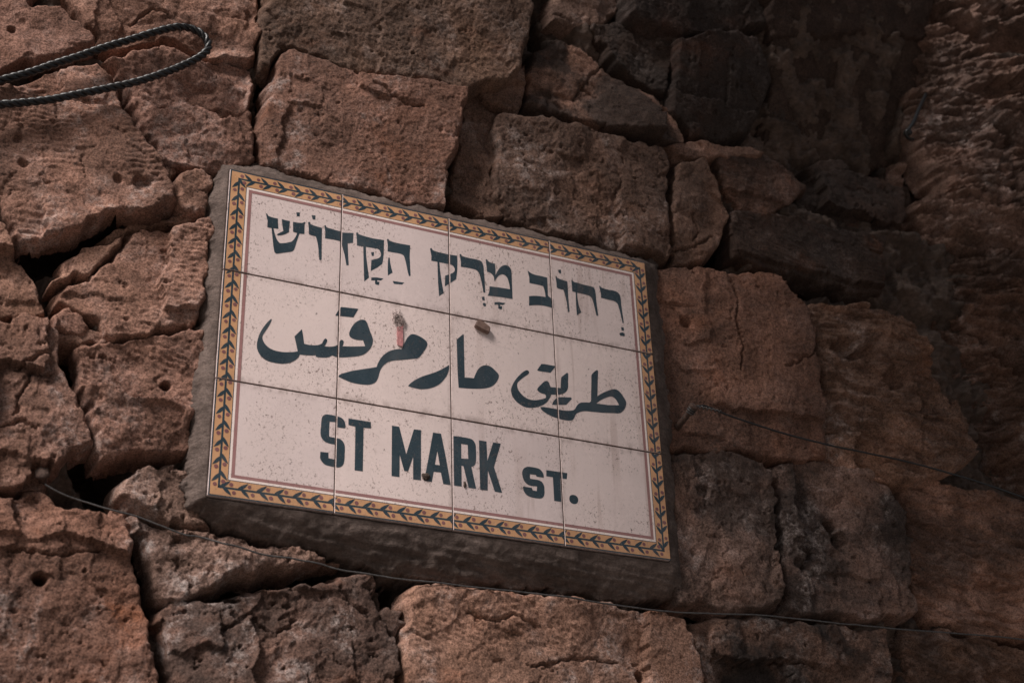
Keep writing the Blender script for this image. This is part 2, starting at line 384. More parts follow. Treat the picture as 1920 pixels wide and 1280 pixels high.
def stone_mesh(px, yp, style, seed, amp=1.0, round_r=0.010, depth=0.052, tilt=(0, 0), rough=0.0050, step=STEP, grow=0.0022, kx=0.0, x0=0.0, kz=0.0, zb=0.0):
    P = at([a for a, _ in px], [b for _, b in px], yp, kx, x0, kz, zb)
    poly = [(float(a), float(c)) for a, _, c in P]
    xs = [a for a, _ in poly]; zs = [c for _, c in poly]
    x0_, x1, z0, z1 = min(xs) - 0.012, max(xs) + 0.012, min(zs) - 0.012, max(zs) + 0.012
    nx = int((x1 - x0_) / step) + 2; nz = int((z1 - z0) / step) + 2
    gx = x0_ + step * np.arange(nx); gz = z0 + step * np.arange(nz)
    X, Z = np.meshgrid(gx, gz)
    d = sdf(poly, X, Z)
    d = d + grow + rough * (fbm(X * 24 + seed, Z * 24, 3, seed + 50, 0.6)) + 0.16 * rough * fbm(X * 110 + seed, Z * 110, 2, seed + 55)
    d = d + 0.007 * (facets(X * 15 + seed, Z * 15, seed + 60) * 0.5 - 0.1)
    gz_, gx_ = np.gradient(d, step)
    gn = np.sqrt(gx_ ** 2 + gz_ ** 2) + 1e-9; gx_ /= gn; gz_ /= gn
    keep = d > -1.5 * step
    out = d < 0
    Xp = np.where(out, X - gx_ * d, X); Zp = np.where(out, Z - gz_ * d, Z)
    dd = np.maximum(d, 0)
    side = 0.0075
    rr = 0.38 * round_r * (0.5 + 0.9 * np.clip(0.5 + 0.6 * perlin(X * 16, Z * 16, seed + 70), 0, 1.4))
    e = np.clip((dd - side) / rr, 0, 1)
    h = heights(Xp, Zp, style, seed, amp); LIM = 0.045 if style == 'eroded' else 0.013
    if (dd > 0.012).any(): h = h - np.percentile(h[dd > 0.012], 62)
    h = np.minimum(h, LIM + 0.3 * (h - LIM)) * sstep(0.0, 0.012, dd) - rr * (1 - np.sqrt(1 - (1 - e) ** 2))
    sd_ = np.clip(dd / side, 0, 1)
    h = h - (depth - 0.01) * (1 - sd_) ** 1.35 + 0.006 * (1 - sd_) * fbm(X * 70, Z * 70, 3, seed + 77, 0.6)
    cx, cz = sum(xs) / len(xs), sum(zs) / len(zs)
    h = h + tilt[0] * (Xp - cx) + tilt[1] * (Zp - cz)
    for (hx, hy, hr, hd) in HOLES:
        c = at(hx, hy, yp, kx, x0, kz, zb)
        if not (x0_ < c[0] < x1 and z0 < c[2] < z1): continue
        r = hr * 0.00070
        q = np.sqrt((Xp - c[0]) ** 2 + (Zp - c[2]) ** 2) / r + 0.22 * perlin(X * 120, Z * 120, 5)
        h = h - hd * (1 - sstep(0.6, 1.15, q))
    for cr in CRACKS:
        cp = pts(cr); c = at([a for a, _ in cp], [b for _, b in cp], yp, kx, x0, kz, zb)
        if c[:, 0].max() < x0_ or c[:, 0].min() > x1 or c[:, 2].max() < z0 or c[:, 2].min() > z1: continue
        wx = Xp + 0.0035 * fbm(Xp * 70, Zp * 70, 3, 91, 0.6); wz = Zp + 0.0035 * fbm(Xp * 70 + 9, Zp * 70, 3, 92, 0.6)
        q = near_line(wx, wz, [(float(a[0]), float(a[2])) for a in c])
        h = h - 0.006 * (1 - sstep(0.0006, 0.0026, q))
    Y = yp + kx * (Xp - x0) - kz * (Zp - zb) - h
    idx = np.full(X.shape, -1, np.int64)
    a, b, c_, e_ = keep[:-1, :-1], keep[:-1, 1:], keep[1:, 1:], keep[1:, :-1]
    inn = ~out
    anyin = inn[:-1, :-1] | inn[:-1, 1:] | inn[1:, 1:] | inn[1:, :-1]
    fm = a & b & c_ & e_ & anyin
    used = np.zeros(X.shape, bool)
    used[:-1, :-1] |= fm; used[:-1, 1:] |= fm; used[1:, 1:] |= fm; used[1:, :-1] |= fm
    idx[used] = np.arange(int(used.sum()))
    V = np.stack([Xp[used], Y[used], Zp[used]], 1)
    Q = np.stack([idx[:-1, :-1][fm], idx[:-1, 1:][fm], idx[1:, 1:][fm], idx[1:, :-1][fm]], 1)
    return np_mesh('stone', V, Q)

PAL = {'pink': (0.312, 0.177, 0.136), 'tan': (0.335, 0.195, 0.147), 'rust': (0.265, 0.144, 0.108), 'red': (0.262, 0.140, 0.105), 'grey': (0.262, 0.172, 0.141),
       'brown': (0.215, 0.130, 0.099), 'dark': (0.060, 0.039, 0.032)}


# style, colour, proud (m), round radius, stain, lichen, rust, amp, tilt, outline in the photograph
STONES = [
 ('cleft', 'pink', .004, .010, .2, .3, .2, .6, '-70 -70 60 -70 75 -30 62 4 122 12 150 38 174 72 176 82 120 102 60 120 0 136 -70 152'),
 ('cleft', 'pink', .000, .008, .2, .3, .3, 1.0, '84 -70 486 -70 484 45 477 106 440 104 402 97 374 84 330 66 260 76 192 82 178 62 150 20 134 6 120 -10'),
 ('rough', 'brown', -.02, .006, .3, .3, .0, .5, '128 12 146 18 186 60 187 82 176 84 150 44'),
 ('cleft', 'pink', .004, .010, .2, .4, .2, 1.1, '200 110 250 92 330 84 392 107 430 102 481 114 479 200 478 296 430 309 352 314 316 296 286 250 262 208 244 165 214 132'),
 ('tooled', 'pink', .012, .012, .4, .5, .1, 1.0, '-70 176 0 152 60 134 120 120 186 100 206 118 228 176 250 218 274 262 302 300 326 338 330 372 290 392 232 394 172 414 112 434 52 442 25 436 10 392 -2 360 -70 330'),
 ('smooth', 'tan', -.012, .006, .2, .3, .0, 1.0, '284 254 304 256 316 290 338 324 322 332 296 292'),
 ('rough', 'tan', .006, .016, .3, .5, .1, .7, '336 322 366 313 398 326 390 398 346 398 330 366'),
 ('rough', 'pink', .004, .012, .2, .5, .0, .8, '-70 372 -2 396 26 452 52 520 82 570 82 584 40 590 -2 600 -70 610'),
 ('cleft', 'tan', .000, .006, .1, .2, .2, .5, '98 528 120 490 146 472 206 463 238 428 208 478 166 512 124 528'),
 ('tooled', 'pink', .002, .008, .1, .3, .2, 1.0, '106 541 166 521 212 480 246 426 312 428 392 414 392 470 382 540 370 606 292 622 206 632 180 592 142 576 108 558'),
 ('cleft', 'tan', -.014, .004, .2, .2, .1, .5, '196 440 250 416 312 406 392 396 392 420 320 424 246 428 204 462'),
 ('rough', 'pink', .000, .010, .2, .4, .1, .6, '97 582 130 574 160 585 169 610 150 622 106 620 98 606'),
 ('rough', 'tan', -.006, .008, .2, .3, .1, .6, '106 626 150 627 166 610 192 620 202 636 150 646 110 642'),
 ('rough', 'pink', .010, .012, .2, .6, .1, .85, '-70 604 0 596 55 590 90 592 103 620 106 670 126 710 148 746 166 800 173 822 142 836 106 870 76 906 0 915 -70 926'),
 ('tooled', 'pink', .004, .010, .3, .4, .3, 1.3, '146 646 202 641 282 628 384 616 376 690 366 770 358 832 302 846 242 851 190 858 186 810 162 750 150 700'),
 ('rough', 'rust', .004, .010, .4, .5, .8, .85, '-70 932 0 926 60 911 90 916 130 946 172 956 206 956 231 963 246 1030 263 1100 276 1150 286 1230 302 1340 -70 1340'),
 ('rough', 'grey', -.004, .014, .3, 1., .1, 1.1, '226 906 262 880 312 864 366 876 392 930 402 990 376 996 330 986 280 966 246 956 222 932'),
 ('rough', 'grey', -.002, .014, .3, 1., .3, 1.2, '252 962 302 985 352 994 402 996 500 1020 600 1040 640 1052 600 1062 552 1070 450 1076 420 1090 352 1115 302 1131 283 1082 279 1012'),
 ('rough', 'brown', .002, .014, .7, .7, .5, 1.1, '306 1132 346 1108 352 1121 402 1126 452 1121 502 1106 562 1096 592 1100 642 1080 692 1076 706 1090 701 1120 722 1162 736 1202 749 1280 752 1340 332 1340 320 1240 300 1162'),
 ('tooled', 'tan', .008, .014, .3, .6, .7, 1.1, '772 1106 790 1092 852 1098 902 1105 1002 1112 1102 1126 1202 1140 1290 1151 1296 1182 1316 1232 1326 1340 774 1340 765 1250 768 1180'),
 ('rough', 'brown', -.004, .010, .6, .5, .2, .8, '706 1150 730 1130 764 1140 760 1170 738 1200'),
 ('rough', 'brown', -.002, .012, 1, .4, .3, 1.0, '1306 1160 1402 1158 1482 1166 1562 1176 1662 1182 1666 1252 1672 1340 1338 1340 1326 1252'),
 ('eroded', 'brown', -.004, .012, .7, .2, .5, .8, '1674 1184 1762 1187 1852 1202 1995 1217 1995 1340 1682 1340 1677 1252'),
 ('rough', 'grey', .002, .008, .8, .4, .3, .8, '1262 852 1342 842 1402 856 1446 882 1453 950 1461 1052 1471 1130 1382 1140 1272 1130 1262 1000'),
 ('rough', 'grey', -.004, .008, .9, .6, .3, .9, '1462 882 1522 861 1562 868 1622 882 1662 912 1692 962 1701 1062 1714 1150 1602 1156 1482 1141 1473 1052 1464 952'),
 ('eroded', 'tan', -.002, .012, .7, .1, .8, .7, '1692 918 1732 900 1802 915 1862 927 1995 962 1995 1196 1852 1187 1727 1167 1713 1062 1704 982'),
 ('smooth', 'red', .004, .010, .5, .1, .4, 1.2, '1226 502 1292 506 1372 515 1462 521 1492 560 1519 584 1528 642 1536 722 1541 802 1545 850 1482 856 1432 850 1382 840 1302 834 1264 836 1242 700 1226 600'),
 ('eroded', 'tan', .006, .010, .55, .6, .4, .8, '1532 572 1602 570 1662 585 1702 610 1732 650 1752 716 1802 760 1832 842 1782 882 1702 884 1622 874 1555 860 1550 782 1541 682'),
 ('smooth', 'rust', .012, .012, .35, .6, .4, 1.3, '541 82 602 106 702 141 802 156 872 172 866 232 846 312 838 382 762 377 682 352 602 338 541 314 488 304 490 242 500 182 521 112'),
 ('smooth', 'brown', .022, .016, .5, .3, .5, 1.4, '506 -70 496 40 498 100 512 108 536 74 602 90 682 126 772 146 852 160 902 156 942 146 976 126 991 62 998 10 968 -70'),
 ('rough', 'brown', -.002, .010, .4, .3, .2, .7, '904 166 962 136 982 124 986 172 976 206 932 196 906 186'),
 ('rough', 'brown', -.014, .008, .3, .3, .2, .8, '880 166 902 160 911 202 936 216 929 262 926 332 938 362 972 408 900 404 848 386 845 332 861 252'),
 ('rough', 'brown', .004, .012, .5, .5, .3, .75, '938 206 986 212 1062 232 1152 252 1250 270 1262 302 1258 402 1256 486 1202 474 1102 444 1002 418 956 398 928 362 932 302'),
 ('cleft', 'tan', .000, .010, .9, .1, .2, .8, '1000 102 1052 72 1092 90 1132 120 1182 160 1252 200 1284 264 1202 247 1102 227 1022 206 985 196 988 142'),
 ('rough', 'grey', -.006, .012, .4, .6, .1, .8, '1036 6 1062 -40 1152 -50 1172 0 1132 36 1072 46 1038 36'),
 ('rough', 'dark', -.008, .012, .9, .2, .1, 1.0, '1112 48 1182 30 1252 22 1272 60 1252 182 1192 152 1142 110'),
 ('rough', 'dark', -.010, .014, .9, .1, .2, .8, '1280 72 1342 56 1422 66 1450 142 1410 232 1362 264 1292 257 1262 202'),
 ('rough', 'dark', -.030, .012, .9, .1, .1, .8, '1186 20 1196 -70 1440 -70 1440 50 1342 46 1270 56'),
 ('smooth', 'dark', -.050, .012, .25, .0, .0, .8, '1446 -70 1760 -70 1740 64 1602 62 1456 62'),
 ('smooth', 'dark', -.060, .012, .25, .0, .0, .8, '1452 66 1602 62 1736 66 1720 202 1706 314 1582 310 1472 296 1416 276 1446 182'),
 ('cleft', 'brown', .000, .012, .5, .2, .3, .8, '1274 312 1322 296 1346 332 1372 402 1352 452 1322 482 1264 497 1266 402'),
 ('cleft', 'tan', -.006, .008, .5, .1, .3, .6, '1262 272 1322 268 1402 277 1432 286 1342 292 1272 296'),
 ('rough', 'brown', -.016, .012, .8, .2, .3, .8, '1340 300 1422 292 1482 312 1512 346 1452 396 1392 386 1362 342'),
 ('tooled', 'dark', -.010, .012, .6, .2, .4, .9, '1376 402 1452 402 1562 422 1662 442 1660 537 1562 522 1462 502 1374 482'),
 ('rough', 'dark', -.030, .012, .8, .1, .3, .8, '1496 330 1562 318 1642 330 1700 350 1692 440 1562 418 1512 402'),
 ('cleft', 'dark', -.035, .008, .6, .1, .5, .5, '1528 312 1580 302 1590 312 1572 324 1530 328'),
]
RIGHT = [
 ('grey', .012, '1742 -70 1995 -70 1995 62 1922 52 1862 66 1802 46 1724 26'),
 ('grey', .018, '1720 46 1792 62 1842 86 1902 112 1995 142 1995 242 1906 236 1852 216 1782 206 1702 190 1707 112'),
 ('grey', .010, '1692 214 1704 198 1782 213 1852 229 1892 272 1906 342 1900 376 1852 361 1792 346 1748 302 1716 252'),
 ('grey', -.004, '1908 250 1995 262 1995 402 1917 382 1906 302'),
 ('grey', -.004, '1682 300 1696 310 1713 372 1700 373 1680 340'),
 ('grey', .000, '1737 366 1802 356 1902 386 1995 412 1995 522 1902 502 1802 481 1742 452 1702 422 1678 398'),
 ('brown', -.006, '1668 428 1742 461 1852 502 1995 542 1995 702 1902 661 1822 622 1762 602 1702 597 1668 572'),
 ('brown', -.004, '1722 604 1802 627 1902 682 1995 722 1995 944 1902 907 1862 872 1832 802 1802 722 1752 652'),
]

RECESS, LEAN = 0.16, 0.44         # upper right, the wall springs forward into a vault: its face turns down, away from the light
wall = empty('stone_wall', (0, 0.10, 0))
tag(wall, 'old wall of big uneven reddish stone blocks with deep dark joints behind the sign', 'wall')
rng = random.Random(4)
for i, (style, colr, proud, rr, stn, lic, rst, amp, outline) in enumerate(STONES):
    pp = pts(outline); mx = sum(a for a, _ in pp) / len(pp); my = sum(b for _, b in pp) / len(pp)
    rec = lean = 0.0
    if mx > 1440 and my < 310: rec, lean = RECESS, LEAN        # the springing of the vault
    elif mx > 1250 and my < 280: rec, lean = RECESS * 0.5, LEAN * 0.5
    x0_st = 0.42
    if style == 'eroded': rec = -0.25; x0_st = 0.62 if my < 800 else 0.80
    me = stone_mesh(pp, YW - proud, style, i + 1, amp, rr, kx=rec, x0=x0_st, kz=lean, zb=ZS + 0.50, grow=0.0062 if mx > 1250 else 0.0036, rough=0.0062, tilt=(rng.uniform(-.05, .05), rng.uniform(-.06, .06)))
    o = link('stone', me, M_STONE, wall)
    k = rng.uniform(0.92, 1.08)
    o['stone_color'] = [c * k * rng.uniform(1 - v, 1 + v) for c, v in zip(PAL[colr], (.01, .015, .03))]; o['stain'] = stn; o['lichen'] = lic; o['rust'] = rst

pier = empty('ridged_wall', (1.0, 0.10, 0))
tag(pier, 'dark rugged wall of deeply ridged weathered stone along the right edge', 'wall')
for i, (colr, proud, outline) in enumerate(RIGHT):
    me = stone_mesh(pts(outline), YW - proud, 'eroded', 101 + i, 1.7, 0.012, depth=0.070, kx=-0.75, x0=0.94)
    o = link('stone', me, M_STONE, pier)
    o['stone_color'] = list(PAL[colr]); o['stain'] = 0.6; o['lichen'] = 0.6; o['rust'] = 0.1

# wall core: the mortar and rubble seen in the joints; beyond the photograph it carries coarser masonry of its own
CAVITIES = [('40 480 120 470 210 450 300 425 370 402', 34, .09), ('168 862 190 900 215 930', 34, .09), ('250 985 262 1060 282 1130', 20, .08), ('350 1125 450 1100 560 1085 640 1064 700 1088', 16, .08),
            ('735 1118 745 1190', 18, .06), ('1240 1130 1320 1152', 18, .07), ('1340 500 1362 430', 22, .08), ('212 138 236 190', 16, .07), ('492 -20 486 250', 9, .07), ('560 80 700 130 880 168', 12, .07),
            ('1380 524 1500 535 1640 570', 16, .06), ('110 600 130 690 150 740', 14, .06), ('600 345 700 368 860 398', 10, .05), ('1262 300 1258 480', 12, .06), ('1000 20 1010 90', 14, .07), ('1690 60 1660 420', 20, .05)]

def core():
    st = 0.006
    fine_ = lambda a, b, c, d: np.concatenate([np.arange(a, b, 0.02), np.arange(b, c, 0.0028), np.arange(c, d, 0.02)])
    gx = fine_(-2.2, -0.85, 1.25, 2.4); gz = fine_(ZS - 1.9, ZS - 0.62, ZS + 0.92, ZS + 2.0)
    X, Z = np.meshgrid(gx, gz)
    h = 0.016 * fbm(X * 18, Z * 18, 4, 5, 0.6) + 0.010 * facets(X * 34, Z * 34, 9) + 0.006 * cellplanes(X * 55, Z * 55, 19, 0.6) + 0.002 * fbm(X * 160, Z * 160, 3, 25, 0.7)
    Y = YW + 0.046 - h + 0.16 * np.clip(X - 0.42, 0, 0.5) * sstep(0.42, 0.5, Z - ZS) * sstep(1.0, 0.92, X) - 0.38 * np.clip(Z - ZS - 0.52, 0, 0.5) * sstep(0.5, 0.62, X) * (1 - sstep(0.88, 0.95, X))
    for line, r, dp in CAVITIES:
        cp = pts(line); c = at([a for a, _ in cp], [b for _, b in cp], YW + 0.03)
        q = near_line(X + 0.006 * perlin(X * 40, Z * 40, 3), Z + 0.006 * perlin(X * 40, Z * 40, 4), [(float(a[0]), float(a[2])) for a in c]) / (r * 0.00072)
        Y = Y + dp * (1 - sstep(0.7, 1.3, q))
    # outside the frame
    c = at([-60, 1980, 1980, -60], [-60, -60, 1340, 1340], YW)
    dfr = sdf([(float(a[0]), float(a[2])) for a in c], X, Z)
    row = np.floor((Z - ZS + 0.03 * perlin(X * 3, Z * 3, 3)) / 0.24); off = (row % 2) * 0.17 + 0.05 * np.sin(row * 2.3)
    u = (X + off + 0.03 * perlin(X * 4, Z * 4, 8)) / 0.36; col = np.floor(u)
    fu = np.abs(u - col - 0.5) * 2; fz = np.abs((Z - ZS + 0.03 * perlin(X * 3, Z * 3, 3)) / 0.24 - row - 0.5) * 2
    e = np.minimum((1 - fu) * 0.18, (1 - fz) * 0.12)
    prot = 0.012 * (_hash(row, col, 77) / 4294967296.0 - 0.5) + 0.012 * facets(X * 9, Z * 9, 60) + 0.006 * fbm(X * 20, Z * 20, 4, 60)
    Ym = YW + 0.05 - sstep(0.004, 0.022, e) * (0.05 + prot)
    Y = np.where(dfr > 0.02, Y, Ym)
    n = X.shape
    V = np.stack([X.ravel(), Y.ravel(), Z.ravel()], 1)
    ii = np.arange(n[0] * n[1]).reshape(n)
    Q = np.stack([ii[:-1, :-1], ii[:-1, 1:], ii[1:, 1:], ii[1:, :-1]], -1).reshape(-1, 4)
    me = np_mesh('wall_core', V, Q)
    if len(me.polygons) == len(Q):
        me.polygons.foreach_set('material_index', (dfr[:-1, :-1].ravel() < 0.0).astype(np.int32))
    return me
o = link('mortar', core(), [M_CORE, M_STONE], wall)
o['stone_color'] = list(PAL['pink']); o['stain'] = 0.6; o['lichen'] = 0.5; o['rust'] = 0.3

# ------------------------------------------------------------------ the sign
sign = empty('street_sign', (0, 0.04, ZS - 0.24))
tag(sign, 'white ceramic tile street sign in three languages with a yellow vine border', 'street sign')
T = 0.15; HW, HH = 2 * T, 1.5 * T
GAP = 0.0007

def tiles():
    bm = bmesh.new(); r = random.Random(2)
    for i in range(4):
        for j in range(3):
            x0, x1 = -HW + i * T + GAP, -HW + (i + 1) * T - GAP
            z0, z1 = HH - (j + 1) * T + GAP * 1.5, HH - j * T - GAP * 1.5
            dy = r.uniform(-0.0001, 0.0001)
            geo = bmesh.ops.create_cube(bm, size=1.0)['verts']
            for v in geo:
                v.co = Vector(((x0 + x1) / 2 + v.co.x * (x1 - x0), 0.005 + dy + v.co.y * 0.010, ZS + (z0 + z1) / 2 + v.co.z * (z1 - z0)))
    bmesh.ops.bevel(bm, geom=[e for e in bm.edges if all(v.co.y < 0.002 for v in e.verts)], offset=0.0005, segments=2, affect='EDGES', profile=0.6)
    n0 = len(bm.faces)
    g = bmesh.ops.create_cube(bm, size=1.0)['verts']
    for v in g: v.co = Vector((v.co.x * (2 * HW - 0.004), 0.0059 + v.co.y * 0.010, ZS + v.co.z * (2 * HH - 0.004)))
    for f in set(f for v in g for f in v.link_faces): f.material_index = 1
    return bm_mesh('tile_panel', bm, False)
tp = link('tile_panel', tiles(), [M_TILE, M_GROUT], sign)

YP = -0.0002                                            # painted decoration lies just proud of the glaze
def add_poly(bm, loops, y, mat=0):
    vv = [[Vector((a, b, 0)) for a, b in lp] for lp in loops]
    tri = tessellate_polygon(vv)
    flat = [bm.verts.new((v.x, y, v.y + ZS)) for lp in vv for v in lp]
    for t in tri:
        a, b, c = (flat[k] for k in t)
        if (b.co - a.co).cross(c.co - a.co).y > 0: b, c = c, b
        try: f = bm.faces.new((a, b, c)); f.material_index = mat
        except ValueError: pass

def cut_joints(bm):
    for k in (-1, 0, 1):
        for s in (-1, 1):
            bmesh.ops.bisect_plane(bm, geom=bm.verts[:] + bm.edges[:] + bm.faces[:], plane_co=(k * T + s * 0.0012, 0, 0), plane_no=(1, 0, 0))
    for k in (-0.5, 0.5):
        for s in (-1, 1):
            bmesh.ops.bisect_plane(bm, geom=bm.verts[:] + bm.edges[:] + bm.faces[:], plane_co=(0, 0, ZS + k * T + s * 0.0015), plane_no=(0, 0, 1))
    dead = []
    for f in bm.faces:
        c = f.calc_center_median()
        if any(abs(c.x - k * T) < 0.0012 for k in (-1, 0, 1)) or any(abs(c.z - ZS - k * T) < 0.0015 for k in (-0.5, 0.5)): dead.append(f)
    bmesh.ops.delete(bm, geom=dead, context='FACES')

def border():
    """yellow band with its vine, fine dark line, white line and mauve line; the right edge and the far end of the foot are covered by cement"""
    bm = bmesh.new(); cm = 0.01
    L, R, B_, T_ = -HW, HW, -HH, HH
    sr = -0.0042                                          # the right-hand border sits nearer the edge
    def ring(o, i, y, mat):
        o0 = [(L + o, B_ + o), (max(L, min(R, R - o - sr)), B_ + o), (min(R, R - o - sr), T_ - o), (L + o, T_ - o)]
        i0 = [(L + i, B_ + i), (R - i - sr, B_ + i), (R - i - sr, T_ - i), (L + i, T_ - i)]
        for k in range(4):
            add_poly(bm, [[o0[k], o0[(k + 1) % 4], i0[(k + 1) % 4], i0[k]]], y, mat)
    e = 0.0012
    ring(e, 0.30 * cm, YP, 1)
    ring(0.30 * cm, 2.25 * cm, YP, 0)
    ring(2.25 * cm, 2.34 * cm, YP, 1)
    ring(2.34 * cm, 2.62 * cm, YP, 2)
    ring(2.62 * cm, 3.03 * cm, YP, 3)
    mid = 1.29 * cm
    a, b, c, d = (L + mid, T_ - mid), (L + mid, B_ + mid), (R - mid - sr, B_ + mid), (R - mid - sr, T_ - mid)
    r = random.Random(8)
    for (p, q) in ((a, b), (b, c), (c, d), (d, a)):       # the vine runs down the left, along the foot, up the right, back along the top
        dx, dz = q[0] - p[0], q[1] - p[1]; ln = math.hypot(dx, dz); ux, uz = dx / ln, dz / ln; vx, vz = -uz, ux
        P = lambda s, t: (p[0] + ux * s + vx * t, p[1] + uz * s + vz * t)
        w = 0.00125
        add_poly(bm, [[P(-w, -w), P(ln, -w), P(ln, w), P(-w, w)]], YP - 0.0001, 1)
        n = round(ln / (T / 7)); per = ln / n
        for k in range(n):
            for sg, s0, tl, sl in ((1, 0.00, 0.90, 1.28), (-1, 0.40, 0.90, 1.12)):
                s0 = (k * per) + s0 * cm + r.uniform(-.02, .02) * cm
                tipt, tips = sg * (tl + r.uniform(-.05, .05)) * cm, (sl + r.uniform(-.06, .06)) * cm
                if s0 + tips > ln + 0.9 * cm: continue
                pt = []
                nn = 9
                for m in range(nn + 1):                  # one side of the leaf out, the other back
                    u = m / nn; wd = 0.21 * cm * math.sin(math.pi * min(1, u ** 0.85))
                    bend = 0.06 * cm * math.sin(math.pi * u)
                    nrm = (-tips, tipt); nl = math.hypot(*nrm)
                    pt.append((u, wd, bend, nrm[0] / nl, nrm[1] / nl))
                side1 = [(s0 + tips * u + ny * (sg * bend + wd), tipt * u + nx * (sg * bend + wd)) for u, wd, bend, nx, ny in pt]
                side2 = [(s0 + tips * u + ny * (sg * bend - wd), tipt * u + nx * (sg * bend - wd)) for u, wd, bend, nx, ny in reversed(pt[1:-1])]
                add_poly(bm, [[P(s, t) for s, t in side1 + side2]], YP - (0.00016 if sg > 0 else 0.00021), 1)
            for sg, sb in ((1, 1.42), (-1, 1.80)):
                sc = k * per + sb * cm + r.uniform(-.04, .04) * cm; tc = sg * (0.48 + r.uniform(-.03, .03)) * cm
                if sc > ln + 0.2 * cm: continue
                rad = 0.24 * cm * r.uniform(0.92, 1.08)
                add_poly(bm, [[P(sc + rad * math.cos(x), tc + rad * math.sin(x)) for x in np.linspace(0, 2 * math.pi, 15)[:-1]]], YP - 0.00026, 4)
    for f in list(bm.faces):
        if any(abs(v.co.x) > HW - 0.0007 for v in f.verts) and f.material_index == 1 and f.calc_center_median().x > HW - 0.001: bm.faces.remove(f)
    cut_joints(bm)
    return bm_mesh('border', bm)
link('border', border(), [M_YELLOW, M_TEAL, M_WHITE, M_MAUVE, M_BERRY], sign)

# lettering: outlines in tenths of a photograph pixel from an origin; a point ending in s is smooth, the rest are corners
def smooth(P):
    n = len(P); out = []
    def tang(i):
        a, b = P[(i - 1) % n], P[(i + 1) % n]
        v = np.array([b[0] - a[0], b[1] - a[1]], float); l = np.linalg.norm(v)
        return v / l if l > 0 else v
    for i in range(n):
        a, b = P[i], P[(i + 1) % n]
        pa, pb = np.array(a[:2]), np.array(b[:2]); L_ = np.linalg.norm(pb - pa)
        out.append(tuple(pa))
        if not (a[2] or b[2]) or L_ < 1e-6: continue
        ch = (pb - pa) / L_
        ta = tang(i) if a[2] else None; tb = tang((i + 1) % n) if b[2] else None
        if ta is None: ta = 2 * ch - tb; ta = ta / (np.linalg.norm(ta) + 1e-9)
        if tb is None: tb = 2 * ch - ta; tb = tb / (np.linalg.norm(tb) + 1e-9)
        for u in (1 / 6, 2 / 6, 3 / 6, 4 / 6, 5 / 6):
            h00, h10, h01, h11 = 2*u**3-3*u**2+1, u**3-2*u**2+u, -2*u**3+3*u**2, u**3-u**2
            out.append(tuple(h00 * pa + h10 * L_ * ta + h01 * pb + h11 * L_ * tb))
    return out

def glyph(txt):
    loops = []
    for part in txt.split('|'):
        ox = oy = 0; P = []
        for tok in part.split():
            if tok[0] == '@': ox, oy = (float(t) for t in tok[1:].split(',')); continue
            sm = tok.endswith('s'); a, b = tok.rstrip('s').split(',')
            P.append((ox + float(a) / 10, oy + float(b) / 10, sm))
        q = smooth(P)
        w = at([a for a, _ in q], [b for _, b in q], 0.0)
        lp = [(float(v[0]), float(v[2] - ZS)) for v in w]
        loops.append(lp)
    return loops

